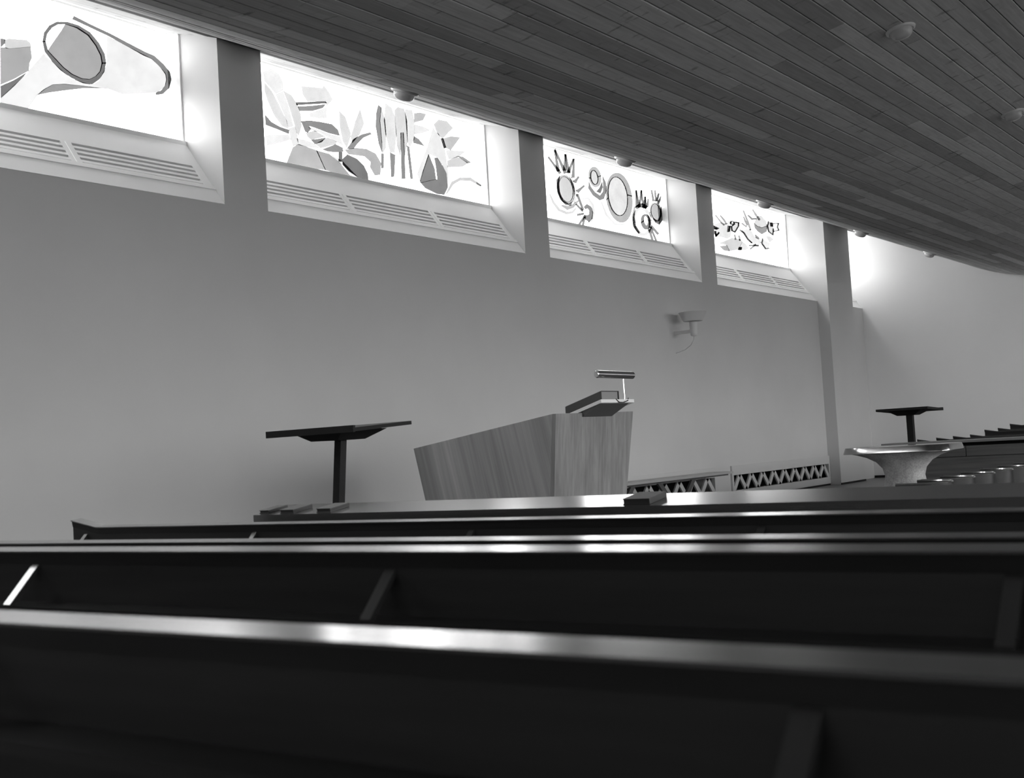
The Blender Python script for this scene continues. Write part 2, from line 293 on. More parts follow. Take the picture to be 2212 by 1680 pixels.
  (0.94, [(14.338,4.27),(14.481,4.298),(14.583,4.225),(14.599,4.113),(14.552,4.022),(14.431,3.973),(14.443,3.959),(14.594,4.01),(14.657,4.119),(14.639,4.243),(14.509,4.327),(14.335,4.286)]),
  (0.60, [(14.196,4.326),(14.321,4.122),(14.376,4.138),(14.25,4.344)]),
  (0.60, [(14.161,4.18),(14.324,4.1),(14.36,4.121),(14.196,4.201)]),
  (0.60, [(14.192,4.031),(14.371,4.07),(14.363,4.101),(14.184,4.062)]),
  (0.60, [(14.363,4.063),(14.195,3.916),(14.237,3.907),(14.405,4.054)]),
  (0.60, [(14.36,4.046),(14.287,3.909),(14.336,3.908),(14.409,4.046)]),
  (0.78, [(14.882,4.683),(14.885,4.636),(14.874,4.595),(14.85,4.558),(14.815,4.527),(14.771,4.505),(14.721,4.493),(14.672,4.495),(14.628,4.507),(14.592,4.53),(14.565,4.561),(14.548,4.605),(14.61,4.612),(14.622,4.582),(14.638,4.56),(14.66,4.544),(14.684,4.536),(14.708,4.534),(14.73,4.539),(14.751,4.551),(14.769,4.569),(14.782,4.593),(14.788,4.62),(14.785,4.653)]),
  (0.78, [(14.55,4.594),(14.548,4.638),(14.558,4.677),(14.581,4.714),(14.616,4.745),(14.659,4.768),(14.708,4.78),(14.758,4.78),(14.802,4.767),(14.84,4.744),(14.867,4.713),(14.884,4.671),(14.788,4.642),(14.776,4.674),(14.759,4.696),(14.737,4.711),(14.713,4.72),(14.689,4.721),(14.667,4.716),(14.646,4.704),(14.628,4.685),(14.615,4.662),(14.61,4.635),(14.613,4.6)]),
  (0.90, [(14.801,4.652),(14.803,4.62),(14.795,4.589),(14.778,4.562),(14.753,4.541),(14.721,4.528),(14.687,4.526),(14.655,4.534),(14.629,4.551),(14.609,4.575),(14.597,4.604),(14.595,4.635),(14.603,4.666),(14.62,4.693),(14.644,4.714),(14.676,4.727),(14.71,4.729),(14.742,4.722),(14.769,4.705),(14.789,4.681)]),
  (0.60, [(14.922,4.689),(15.005,4.598),(15.001,4.473),(14.922,4.357),(14.811,4.323),(14.632,4.369),(14.521,4.454),(14.552,4.556),(14.588,4.487),(14.692,4.423),(14.819,4.392),(14.915,4.464),(14.929,4.586)]),
  (0.50, [(14.91,4.606),(14.907,4.514),(14.839,4.424),(14.725,4.434),(14.811,4.492)]),
  (0.74, [(15.727,4.51),(15.73,4.425),(15.715,4.345),(15.681,4.269),(15.631,4.201),(15.566,4.145),(15.49,4.103),(15.407,4.078),(15.321,4.072),(15.239,4.084),(15.163,4.113),(15.099,4.158),(15.046,4.216),(15.009,4.283),(14.988,4.36),(15.051,4.402),(15.073,4.337),(15.101,4.284),(15.14,4.239),(15.189,4.205),(15.243,4.184),(15.301,4.175),(15.358,4.179),(15.413,4.196),(15.465,4.226),(15.511,4.267),(15.548,4.318),(15.572,4.376),(15.584,4.438),(15.582,4.509)]),
  (0.74, [(14.994,4.351),(14.986,4.436),(15.0,4.514),(15.032,4.589),(15.079,4.655),(15.141,4.712),(15.214,4.755),(15.297,4.783),(15.382,4.792),(15.466,4.782),(15.543,4.755),(15.611,4.711),(15.666,4.653),(15.705,4.583),(15.728,4.498),(15.582,4.496),(15.565,4.56),(15.535,4.613),(15.494,4.658),(15.444,4.692),(15.389,4.712),(15.331,4.72),(15.274,4.714),(15.219,4.696),(15.168,4.665),(15.124,4.624),(15.089,4.573),(15.065,4.516),(15.054,4.456),(15.057,4.392)]),
  (0.90, [(15.597,4.504),(15.6,4.441),(15.588,4.378),(15.563,4.319),(15.526,4.266),(15.478,4.223),(15.421,4.19),(15.359,4.171),(15.295,4.166),(15.233,4.176),(15.176,4.199),(15.126,4.234),(15.086,4.279),(15.058,4.333),(15.042,4.392),(15.039,4.453),(15.05,4.514),(15.074,4.572),(15.109,4.624),(15.156,4.668),(15.211,4.701),(15.273,4.722),(15.337,4.728),(15.4,4.72),(15.458,4.698),(15.509,4.664),(15.551,4.618),(15.58,4.564)]),
  (0.95, [(14.834,4.303),(14.938,4.133),(15.171,4.019),(15.492,4.059),(15.494,4.074),(15.197,4.045),(14.982,4.152),(14.861,4.312)]),
  (0.93, [(16.28,4.222),(16.278,4.156),(16.252,4.095),(16.206,4.04),(16.141,3.995),(16.064,3.964),(15.982,3.949),(15.9,3.953),(15.827,3.974),(15.768,4.009),(15.727,4.057),(15.706,4.117),(15.793,4.133),(15.81,4.083),(15.841,4.044),(15.883,4.014),(15.934,3.997),(15.989,3.993),(16.044,4.002),(16.095,4.025),(16.139,4.059),(16.171,4.103),(16.188,4.152),(16.188,4.205)]),
  (0.93, [(15.707,4.11),(15.709,4.174),(15.733,4.234),(15.778,4.289),(15.84,4.334),(15.915,4.366),(15.998,4.382),(16.08,4.38),(16.154,4.36),(16.216,4.325),(16.259,4.276),(16.281,4.215),(16.189,4.198),(16.172,4.249),(16.141,4.289),(16.097,4.318),(16.045,4.335),(15.99,4.338),(15.936,4.328),(15.885,4.305),(15.842,4.27),(15.811,4.227),(15.795,4.179),(15.795,4.126)]),
  (0.78, [(15.767,4.359),(15.682,4.201),(15.699,4.055),(15.853,3.971),(15.893,3.989),(15.772,4.077),(15.758,4.209),(15.812,4.361)]),
  (0.58, [(16.24,4.2),(16.239,4.164),(16.227,4.132),(16.204,4.102),(16.172,4.078),(16.131,4.06),(16.087,4.053),(16.044,4.055),(16.006,4.067),(15.976,4.087),(15.955,4.113),(15.943,4.147),(16.038,4.187),(16.048,4.16),(16.058,4.144),(16.073,4.131),(16.089,4.124),(16.104,4.123),(16.116,4.125),(16.13,4.132),(16.143,4.144),(16.153,4.161),(16.158,4.18),(16.16,4.209)]),
  (0.58, [(15.947,4.135),(15.945,4.175),(15.957,4.208),(15.979,4.237),(16.011,4.261),(16.051,4.279),(16.095,4.287),(16.139,4.285),(16.177,4.274),(16.208,4.254),(16.229,4.228),(16.239,4.188),(16.158,4.197),(16.152,4.219),(16.141,4.235),(16.126,4.248),(16.11,4.254),(16.095,4.256),(16.083,4.254),(16.069,4.247),(16.056,4.235),(16.046,4.218),(16.041,4.199),(16.042,4.175)]),
  (0.62, [(15.836,4.606),(15.823,4.478),(15.808,4.349),(15.874,4.359),(15.873,4.485),(15.875,4.612)]),
  (0.62, [(15.84,4.605),(15.866,4.482),(15.89,4.357),(15.956,4.372),(15.917,4.493),(15.878,4.614)]),
  (0.62, [(15.994,4.629),(15.948,4.503),(15.9,4.377),(15.966,4.382),(15.999,4.507),(16.033,4.632)]),
  (0.62, [(15.997,4.627),(16.008,4.501),(16.017,4.374),(16.084,4.387),(16.06,4.511),(16.036,4.635)]),
  (0.62, [(16.099,4.549),(16.071,4.458),(16.042,4.366),(16.11,4.372),(16.123,4.463),(16.138,4.553)]),
  (0.62, [(16.103,4.549),(16.098,4.459),(16.091,4.37),(16.159,4.38),(16.15,4.468),(16.142,4.555)]),
  (0.62, [(16.193,4.526),(16.163,4.459),(16.132,4.392),(16.199,4.397),(16.215,4.463),(16.231,4.529)]),
  (0.60, [(15.799,4.356),(15.901,4.409),(16.012,4.438),(16.168,4.41),(16.123,4.366),(15.974,4.377),(15.835,4.331)]),
  (0.62, [(16.153,4.064),(16.232,3.903),(16.298,3.918),(16.218,4.08)]),
  (0.62, [(16.198,4.104),(16.358,3.901),(16.411,3.916),(16.251,4.12)]),
  (0.62, [(16.217,4.113),(16.427,4.008),(16.487,4.037),(16.276,4.142)]),
  (0.78, [(16.566,4.387),(16.565,4.349),(16.55,4.312),(16.522,4.279),(16.483,4.253),(16.435,4.237),(16.386,4.235),(16.341,4.245),(16.305,4.266),(16.28,4.296),(16.267,4.331),(16.268,4.369),(16.283,4.406),(16.31,4.439),(16.349,4.465),(16.396,4.481),(16.446,4.484),(16.491,4.474),(16.527,4.453),(16.553,4.423)]),
  (0.94, [(16.606,4.398),(16.605,4.353),(16.589,4.311),(16.559,4.274),(16.517,4.243),(16.466,4.221),(16.411,4.211),(16.357,4.214),(16.309,4.228),(16.27,4.253),(16.242,4.285),(16.227,4.327),(16.277,4.337),(16.29,4.301),(16.311,4.274),(16.341,4.253),(16.377,4.241),(16.416,4.239),(16.453,4.246),(16.489,4.262),(16.52,4.286),(16.542,4.316),(16.554,4.35),(16.555,4.389)]),
  (0.94, [(16.228,4.321),(16.229,4.365),(16.245,4.406),(16.274,4.444),(16.315,4.475),(16.365,4.497),(16.42,4.507),(16.475,4.505),(16.524,4.492),(16.564,4.467),(16.592,4.434),(16.607,4.392),(16.556,4.382),(16.543,4.418),(16.521,4.446),(16.49,4.466),(16.454,4.477),(16.416,4.479),(16.378,4.472),(16.343,4.456),(16.313,4.432),(16.291,4.402),(16.279,4.368),(16.279,4.33)]),
  (0.52, [(16.603,4.465),(16.639,4.357),(16.618,4.25),(16.508,4.173),(16.378,4.191),(16.323,4.255),(16.449,4.227),(16.537,4.289),(16.564,4.378)]),
  (0.64, [(16.312,4.669),(16.325,4.585),(16.338,4.5),(16.407,4.514),(16.378,4.596),(16.349,4.677)]),
  (0.64, [(16.419,4.684),(16.417,4.598),(16.415,4.511),(16.485,4.523),(16.47,4.607),(16.456,4.691)]),
  (0.64, [(16.53,4.651),(16.483,4.585),(16.436,4.519),(16.504,4.52),(16.535,4.586),(16.565,4.652)]),
  (0.64, [(16.614,4.62),(16.545,4.558),(16.475,4.496),(16.537,4.489),(16.592,4.553),(16.647,4.616)]),
 ],
 4: [
  (0.92, [(18.355,4.376),(18.594,4.448),(18.857,4.456),(18.966,4.52),(19.057,4.534),(19.017,4.433),(19.018,4.329),(18.97,4.249),(18.857,4.206),(18.623,4.211),(18.455,4.193),(18.345,4.242)]),
  (0.90, [(19.199,4.524),(19.352,4.534),(19.33,4.467),(19.167,4.344),(19.046,4.36),(19.039,4.429)]),
  (0.60, [(19.153,4.506),(19.314,4.517),(19.299,4.465),(19.151,4.357),(19.072,4.369),(19.065,4.433),(19.197,4.485),(19.169,4.501),(19.013,4.437),(19.022,4.35),(19.171,4.333),(19.35,4.463),(19.367,4.541),(19.163,4.53)]),
  (0.60, [(19.173,4.514),(19.154,4.486),(19.12,4.469),(19.076,4.459),(19.034,4.459),(19.005,4.469),(18.994,4.493),(19.051,4.5),(19.057,4.488),(19.066,4.484),(19.08,4.484),(19.094,4.488),(19.105,4.493),(19.116,4.507)]),
  (0.60, [(18.991,4.479),(19.011,4.507),(19.044,4.524),(19.088,4.534),(19.13,4.534),(19.16,4.524),(19.171,4.5),(19.113,4.493),(19.107,4.505),(19.098,4.509),(19.084,4.509),(19.07,4.506),(19.059,4.5),(19.049,4.486)]),
  (0.74, [(18.437,4.544),(18.591,4.464),(18.752,4.411),(18.795,4.435),(18.639,4.487),(18.472,4.56)]),
  (0.70, [(18.618,4.559),(18.736,4.494),(18.836,4.441),(18.887,4.461),(18.8,4.521),(18.653,4.576)]),
  (0.70, [(18.349,4.368),(18.571,4.347),(18.48,4.315),(18.338,4.308)]),
  (0.50, [(18.377,4.28),(18.402,4.194),(18.459,4.205),(18.433,4.29)]),
  (0.50, [(18.533,4.284),(18.376,4.195),(18.416,4.183),(18.573,4.272)]),
  (0.55, [(18.904,4.429),(18.86,4.319),(18.915,4.322),(18.959,4.432)]),
  (0.55, [(18.952,4.431),(18.905,4.33),(18.96,4.333),(19.007,4.434)]),
  (0.86, [(18.745,4.158),(19.027,4.239),(19.343,4.249),(19.432,4.218),(19.327,4.122),(19.246,4.06),(18.906,4.005),(18.815,4.092),(18.495,4.097)]),
  (0.92, [(19.435,4.218),(19.546,4.193),(19.666,4.126),(19.524,4.079),(19.244,4.059),(19.332,4.126)]),
  (0.70, [(18.531,4.049),(18.807,4.095),(18.911,4.0),(18.683,3.993)]),
  (0.50, [(19.279,4.111),(19.242,4.052),(19.297,4.052),(19.334,4.111)]),
  (0.50, [(19.349,4.118),(19.312,4.058),(19.368,4.059),(19.405,4.118)]),
  (0.70, [(19.107,4.301),(19.151,4.218),(19.21,4.231),(19.167,4.314)]),
  (0.70, [(19.28,4.305),(19.315,4.217),(19.376,4.229),(19.341,4.317)]),
  (0.90, [(19.982,4.605),(20.124,4.73),(20.287,4.757),(20.468,4.691),(20.518,4.606),(20.285,4.542),(20.058,4.552)]),
  (0.64, [(19.959,4.602),(20.076,4.557),(20.285,4.548),(20.533,4.616),(20.482,4.498),(20.265,4.427),(20.111,4.457),(19.987,4.507)]),
  (0.93, [(19.4,4.399),(19.65,4.45),(19.803,4.472),(19.932,4.362),(20.144,4.323),(20.218,4.285),(20.045,4.192),(19.823,4.218),(19.653,4.282),(19.518,4.366)]),
  (0.68, [(19.334,4.396),(19.488,4.356),(19.633,4.263),(19.793,4.219),(19.838,4.243),(19.685,4.286),(19.542,4.38),(19.382,4.424)]),
  (0.72, [(19.531,4.757),(19.671,4.576),(19.777,4.443),(19.838,4.458),(19.746,4.596),(19.576,4.77)]),
  (0.74, [(19.916,4.821),(20.022,4.735),(20.182,4.66),(20.243,4.684),(20.098,4.764),(19.958,4.836)]),
  (0.62, [(19.713,4.693),(19.878,4.632),(20.076,4.668),(20.072,4.697),(19.92,4.675),(19.753,4.714)]),
  (0.70, [(19.535,4.653),(19.571,4.58),(19.65,4.508),(19.702,4.523),(19.635,4.598),(19.576,4.664)]),
  (0.70, [(19.438,4.519),(19.634,4.477),(19.673,4.501),(19.476,4.544)]),
  (0.92, [(20.583,4.682),(20.756,4.702),(20.796,4.584),(20.754,4.471),(20.565,4.512),(20.533,4.602)]),
  (0.62, [(20.564,4.702),(20.496,4.598),(20.529,4.497),(20.766,4.451),(20.829,4.594),(20.764,4.589),(20.734,4.479),(20.587,4.518),(20.56,4.605),(20.625,4.703)]),
  (0.70, [(20.801,4.664),(21.006,4.692),(20.936,4.63),(20.996,4.59),(20.773,4.544),(20.784,4.521),(21.067,4.582),(21.002,4.639),(21.075,4.721),(20.803,4.689)]),
  (0.60, [(20.66,4.677),(20.668,4.608),(20.732,4.618),(20.724,4.687)]),
  (0.60, [(20.723,4.684),(20.73,4.615),(20.795,4.625),(20.787,4.695)]),
  (0.93, [(20.282,4.344),(20.441,4.322),(20.577,4.303),(20.501,4.208),(20.39,4.185),(20.246,4.256)]),
  (0.60, [(20.259,4.361),(20.192,4.26),(20.365,4.166),(20.553,4.198),(20.544,4.223),(20.4,4.195),(20.257,4.272),(20.319,4.362)]),
  (0.90, [(20.42,4.418),(20.629,4.428),(20.76,4.39),(20.585,4.316)]),
  (0.66, [(19.689,4.16),(19.894,4.183),(20.1,4.193),(20.113,4.224),(19.902,4.213),(19.691,4.189)]),
  (0.66, [(19.746,4.107),(20.0,4.211),(19.961,4.229),(19.708,4.125)]),
  (0.62, [(19.952,4.38),(20.013,4.337),(20.13,4.325),(20.163,4.346),(20.089,4.376),(19.993,4.398)]),
 ],
}

# ================================================================ the room
# X runs along the nave, Y to the left wall, Z up; metres
YW, XF, XB, YR = 8.15, 23.45, -6.0, -10.15
ZS, ZG = 2.25 + EYE, 2.89 + EYE          # window sill front edge, foot of the glass
YJ, YG = 8.63, 8.74                       # window frame, glass
BAYS = [(-1.25, 2.84), (3.35, 7.43), (7.945, 12.046), (12.57, 16.63), (17.15, 21.13), (22.34, XF)]
def ceil_half():                          # hanging belly of the ceiling from the crest to the left wall
    pts = []; Y = 6.0; z = 2.765
    while Y > -1.0 + 1e-6:
        if Y > 4.9: s = 0.46 * (Y - 4.9) / 1.1
        elif Y > 1.6: s = max(-0.2, -0.2 * (4.9 - Y))
        else: s = -0.2 * (Y + 1.0) / 2.6
        pts.append((Y, z)); z -= s * 0.01; Y -= 0.01
    pts.append((-1.0, z)); pts.reverse()
    return pts + [(6.6, 3.035), (7.2, 3.305), (7.7, 3.53), (8.15, 3.728), (8.4, 3.803), (8.65, 3.875), (8.79, 3.916)]
HALF = [(y, z + EYE) for y, z in ceil_half()]
FULL = [(-2.0 - y, z) for y, z in reversed(HALF[1:])] + HALF
def ceil_z(y):
    for (a, za), (b, zb) in zip(FULL, FULL[1:]):
        if a <= y <= b: return za + (zb - za) * (y - a) / (b - a)
    return FULL[-1][1]

tag(MB().box(XB - 0.3, XF + 0.4, YR - 0.9, 9.2, -0.25, 0).obj('floor', 'floor_stone'), 'dark grey stone floor around the pulpit and tables', 'floor', kind='structure')
lw = MB()
lw.box(XB, 23.75, YW, 8.80, ZS - 2.4, ZS)                     # plain wall below the sills
lw.box(XB, 12.57, YW, 8.80, 0, ZS - 2.4)
for a, b in ((16.63, 17.15), (21.13, 23.75)): lw.box(a, b, YW, 8.80, 0, ZS - 2.4)
for a, b in ((12.57, 16.63), (17.15, 21.13)):
    lw.box(a, b, YW, 8.80, 0, 0.12); lw.box(a, b, YW, 8.80, 0.40, ZS - 2.4); lw.box(a, b, 8.55, 8.80, 0.12, 0.40)
piers = [(XB, BAYS[0][0])] + [(BAYS[i][1], BAYS[i + 1][0]) for i in range(4)]
for a, b in piers: lw.box(a, b, YW, 8.80, ZS, 5.3)
for a, b in BAYS: lw.box(a, b, YG, 8.80, ZS, ZG - 0.02); lw.box(a, b, YG, 8.80, 4.90, 5.3)
tag(lw.obj('wall_left', 'plaster'), 'pale plastered side wall below the row of coloured windows', 'wall', kind='structure')
tag(MB().box(21.13, 22.34, 7.94, 8.80, 0, 5.3).obj('wall_pillar', 'plaster'), 'broad plastered pillar standing proud of the side wall', 'wall', kind='structure')
tag(MB().box(XF, XF + 0.3, YR - 0.9, 8.80, 0, 5.3).obj('wall_front', 'plaster_lit'), 'tall plastered end wall, its plaster whitened to imitate side light', 'wall', kind='structure')
bw_ = MB().box(XB - 0.3, XB, YR - 0.9, 9.2, 0, 1.7)
bw_.box(XB - 0.3, XB, YR - 0.9, 9.2, 3.9, 5.3)
BB = [(-8.2, -4.8), (-4.5, -1.1), (-0.8, 2.6), (2.9, 6.3)]  # unseen back windows, added to throw light towards the end wall
be = [YR - 0.9] + [e for b in BB for e in b] + [9.2]
for a, b in zip(be[::2], be[1::2]): bw_.box(XB - 0.3, XB, a, b, 1.7, 3.9)
tag(bw_.obj('wall_back', 'plaster'), 'plastered wall behind the pews', 'wall', kind='structure')
rw = MB()
rw.box(XB, XF, YR - 0.9, YR, 0, 1.1)
RB = [(-0.7, 3.3), (3.8, 7.8), (8.3, 12.3), (12.8, 16.8), (17.3, 23.1)]  # unseen windows, made tall so the left wall gets enough light
edges = [XB] + [e for b in RB for e in b] + [XF]
for a, b in zip(edges[::2], edges[1::2]): rw.box(a, b, YR - 0.9, YR, 1.1, 5.3)
for a, b in RB: rw.box(a, b, YR - 0.9, YR, 4.55, 5.3)
tag(rw.obj('wall_right', 'plaster'), 'plastered wall with unseen opposite windows made tall for light', 'wall', kind='structure')
for nm, bx_ in (('baseboard_left', (17.15, 21.13, YW - 0.014, YW, 0, 0.03)), ('baseboard_front', (XF - 0.015, XF, -10.1, 8.14, 0, 0.045)), ('baseboard_pillar', (21.115, 22.35, 7.925, 7.94, 0, 0.03))):
    tag(MB().box(*bx_).obj(nm, 'baseboard_dark'), 'thin dark skirting strip along the foot of the ' + {'baseboard_left': 'side wall', 'baseboard_front': 'end wall', 'baseboard_pillar': 'broad pillar'}[nm], 'baseboard', kind='structure')
tag(MB().box(XB, 2.25, -6.5, 6.0, 0, 0.07).obj('floor_platform', 'floor_stone'), 'low floor step under the two nearest pews', 'floor', kind='structure')
fp = MB(); fp.box(18.6, 19.37, -7, 5.6, 0, 0.05); fp.box(19.37, 20.15, -7, 5.6, 0, 0.06); fp.box(20.15, XF, -7, 5.6, 0, 0.11)
tag(fp.obj('floor_platform', 'floor_stone'), 'stepped floor under the far pews by the end wall', 'floor', kind='structure')

tag(MB().box(XB - 0.3, XF + 0.4, YR - 0.9, 8.80, 5.3, 5.5).obj('roof', 'plaster'), 'unseen flat roof slab, added to stop sky light leaking past the ceiling', 'roof', kind='structure')  # out of view, added to block sky light above the boards

# ---------------------------------------------------------------- ceiling of narrow boards
cb = MB(); n = len(FULL[::6] + [FULL[-1]]); pr = FULL[::6] + [FULL[-1]]
cb.add([(x, y, z + 0.03) for x in (XB, XF) for y, z in pr], [(i, i + 1, n + i + 1, n + i) for i in range(n - 1)])
ceiling = tag(cb.obj('ceiling', 'ceiling_gap'), 'hanging ceiling of narrow wooden boards, bellied towards the windows', 'ceiling', kind='structure')
BW = 0.1315
acc = [0.0]
for (a, za), (b, zb) in zip(FULL, FULL[1:]): acc.append(acc[-1] + math.hypot(b - a, zb - za))
def at_len(s):
    import bisect
    i = min(max(bisect.bisect_right(acc, s) - 1, 0), len(FULL) - 2); t = (s - acc[i]) / (acc[i + 1] - acc[i])
    return FULL[i][0] + t * (FULL[i + 1][0] - FULL[i][0]), FULL[i][1] + t * (FULL[i + 1][1] - FULL[i][1])
hw = BW / 2 - 0.0035
bmesh_ = MB().prism([(-hw, 0.02), (-hw, 0.004), (-hw + 0.004, 0.0), (hw - 0.004, 0.0), (hw, 0.004), (hw, 0.02)], 'x', 0, 1).mesh('board', 'ceiling_board')
nrow = int(acc[-1] / BW)
for i in range(nrow):
    s1 = acc[-1] - i * BW; y1, z1 = at_len(s1); y0, z0 = at_len(s1 - BW); yc, zc = (y0 + y1) / 2, (z0 + z1) / 2
    if 1.7 < yc < 6.1:
        cuts = [XB, random.uniform(2.0, 5.0)]
        while cuts[-1] < XF - 2.0: cuts.append(cuts[-1] + random.uniform(2.6, 5.2))
        cuts = [c for c in cuts if c < XF - 1.2] + [XF]
    else: cuts = [XB, XF]
    for a, b in zip(cuts, cuts[1:]):
        o = bpy.data.objects.new('board', bmesh_); COL.objects.link(o); o.parent = ceiling
        o.location = (a + 0.0015, yc, zc + random.uniform(-0.0022, 0.0022)); o.scale = (b - a - 0.003, 1, 1)
        o.rotation_euler = (math.atan2(z1 - z0, y1 - y0) + random.uniform(-0.009, 0.009), 0, 0)

# ---------------------------------------------------------------- windows of the left wall
SL = (YJ - YW, ZG - ZS); SN = math.hypot(*SL); NY, NZ = -SL[1] / SN, SL[0] / SN
def slope(t, d): return (YW + SL[0] * t + NY * d, ZS + SL[1] * t + NZ * d)      # point on the sill slope, d proud of it
def strip(mb, x0, x1, t0, t1, d0, d1):
    return mb.prism([slope(t0, d0), slope(t1, d0), slope(t1, d1), slope(t0, d1)], 'x', x0, x1)
WL = {0: 'left wall window beyond the edge of the view', 1: 'window with a big dark-ringed oval and a long loop', 2: 'window of leafy plants, tree stems and a dark heart shape',
      3: 'window of round flower heads with spiky rays', 4: 'window of outlined fish and spiny creatures', 5: 'narrow window behind the broad pillar by the end wall'}
def left_window(i, x0, x1):
    w_ = thing('window_%d' % (i + 1), WL[i], 'window', ((x0 + x1) / 2, YW, ZS), kind='structure')
    inv = Matrix.Translation((-(x0 + x1) / 2, -YW, -ZS))
    def add(mb, name, m_, **k):
        o = mb.obj(name, m_, w_, **k); o.matrix_parent_inverse = inv; return o
    add(MB().add([(x0, YG, ZG - 0.02), (x1, YG, ZG - 0.02), (x1, YG, 4.93), (x0, YG, 4.93)], [(0, 1, 2, 3)]), 'pane', 'daylit_pane')
    for a, b in ((x0, x0 + 0.018), (x1 - 0.018, x1)):
        if b < XF: add(MB().box(a, b, YJ, YG + 0.05, ZG, 4.93), 'frame_stile', 'white_paint')
    add(MB().box(x0, x1, YJ - 0.03, YG + 0.05, ZG - 0.10, ZG - 0.001), 'frame_sill', 'white_paint')
    core = MB().prism([(YW, ZS), slope(0, -0.001), slope(0.62, -0.045), (YG, ZS)], 'x', x0, x1)
    add(core, 'sill_core', 'slot_shade')
    add(strip(MB(), x0, x1, 0.0, 0.235, -0.045, 0.004), 'sill_strip', 'white_paint')
    add(strip(MB(), x0, x1, 0.215, 0.275, -0.045, 0.012), 'sill_ledge', 'white_paint')
    add(strip(MB(), x0, x1, 0.585, 1.0, -0.05, 0.0), 'sill_panel', 'white_paint')
    xs = [x0 + 0.10, x0 + (x1 - x0) * 0.318, x0 + (x1 - x0) * 0.662, x1 - 0.10] if x1 - x0 > 2 else [x0 + 0.1, x1 - 0.1]
    for k in range(len(xs) - 1):
        a = xs[k] + (0.05 if k else 0); b = xs[k + 1] - (0.05 if k < len(xs) - 2 else 0)
        step = 0.31 / 9
        for q in range(4):
            t0 = 0.275 + step * (1 + 2 * q); add(strip(MB(), a, b, t0, t0 + step, -0.03, -0.002), 'slat', 'white_paint')
        if k:
            add(strip(MB(), xs[k] - 0.05, xs[k] + 0.05, 0.27, 0.59, -0.045, 0.0), 'grille_divider', 'white_paint')
            add(strip(MB(), xs[k] - 0.008, xs[k] + 0.028, 0.275, 0.585, 0.0, 0.007), 'grille_divider', 'white_paint')
    for a, b in ((x0, xs[0]), (xs[-1], x1)):
        add(strip(MB(), a, b, 0.27, 0.59, -0.045, 0.0), 'grille_end', 'white_paint')
    for k, (tone, pts) in enumerate(ART.get(i, [])):
        y = YG - 0.016 - 0.0004 * (k % 5)
        add(MB().prism([(min(max(px, x0 + 0.02), x1 - 0.02), max(pz, ZG)) for px, pz in pts], 'y', y, y + 0.008), 'coloured_glass', tint(tone))
for i, (x0, x1) in enumerate(BAYS):
    left_window(i, x0, x1); portal(x0, x1, YG + 0.03, YG + 0.03, ZG, 4.92, '-y')
for i, (x0, x1) in enumerate(RB):
    w_ = thing('window_%d' % (i + 7), 'unseen window in the opposite wall, made tall to brighten the left wall, number %d from the back' % (i + 1), 'window', ((x0 + x1) / 2, YR, 1.1), kind='structure')
    inv = Matrix.Translation((-(x0 + x1) / 2, -YR, -1.1))
    def add(mb, name, m_):
        o = mb.obj(name, m_, w_); o.matrix_parent_inverse = inv
    add(MB().add([(x0, YR - 0.4, 1.1), (x1, YR - 0.4, 1.1), (x1, YR - 0.4, 4.55), (x0, YR - 0.4, 4.55)], [(0, 1, 2, 3)]), 'pane', 'daylit_pane_tall')
    for x in (x0 + 0.03, (x0 + x1) / 2, x1 - 0.03): add(MB().box(x - 0.03, x + 0.03, YR - 0.42, YR - 0.34, 1.1, 4.55), 'frame_stile', 'white_paint')
    portal(x0, x1, YR - 0.45, YR - 0.45, 1.1, 4.55, '+y')
    for z in (1.13, 4.52): add(MB().box(x0, x1, YR - 0.42, YR - 0.34, z - 0.03, z + 0.03), 'frame_rail', 'white_paint')

for i, (y0, y1) in enumerate(BB):
    w_ = thing('window_%d' % (i + 7 + len(RB)), 'unseen high window added behind the viewer for more light, number %d from the right' % (i + 1), 'window', (XB, (y0 + y1) / 2, 1.7), kind='structure')
    inv = Matrix.Translation((-XB, -(y0 + y1) / 2, -1.7))
    o = MB().add([(XB - 0.2, y0, 1.7), (XB - 0.2, y1, 1.7), (XB - 0.2, y1, 3.9), (XB - 0.2, y0, 3.9)], [(0, 1, 2, 3)]).obj('pane', 'daylit_pane_back', w_); o.matrix_parent_inverse = inv
    portal(XB - 0.22, XB - 0.22, y0, y1, 1.7, 3.9, '+x')
    for y in (y0 + 0.03, (y0 + y1) / 2, y1 - 0.03):
        o = MB().box(XB - 0.24, XB - 0.16, y - 0.03, y + 0.03, 1.7, 3.9).obj('frame_stile', 'white_paint', w_); o.matrix_parent_inverse = inv

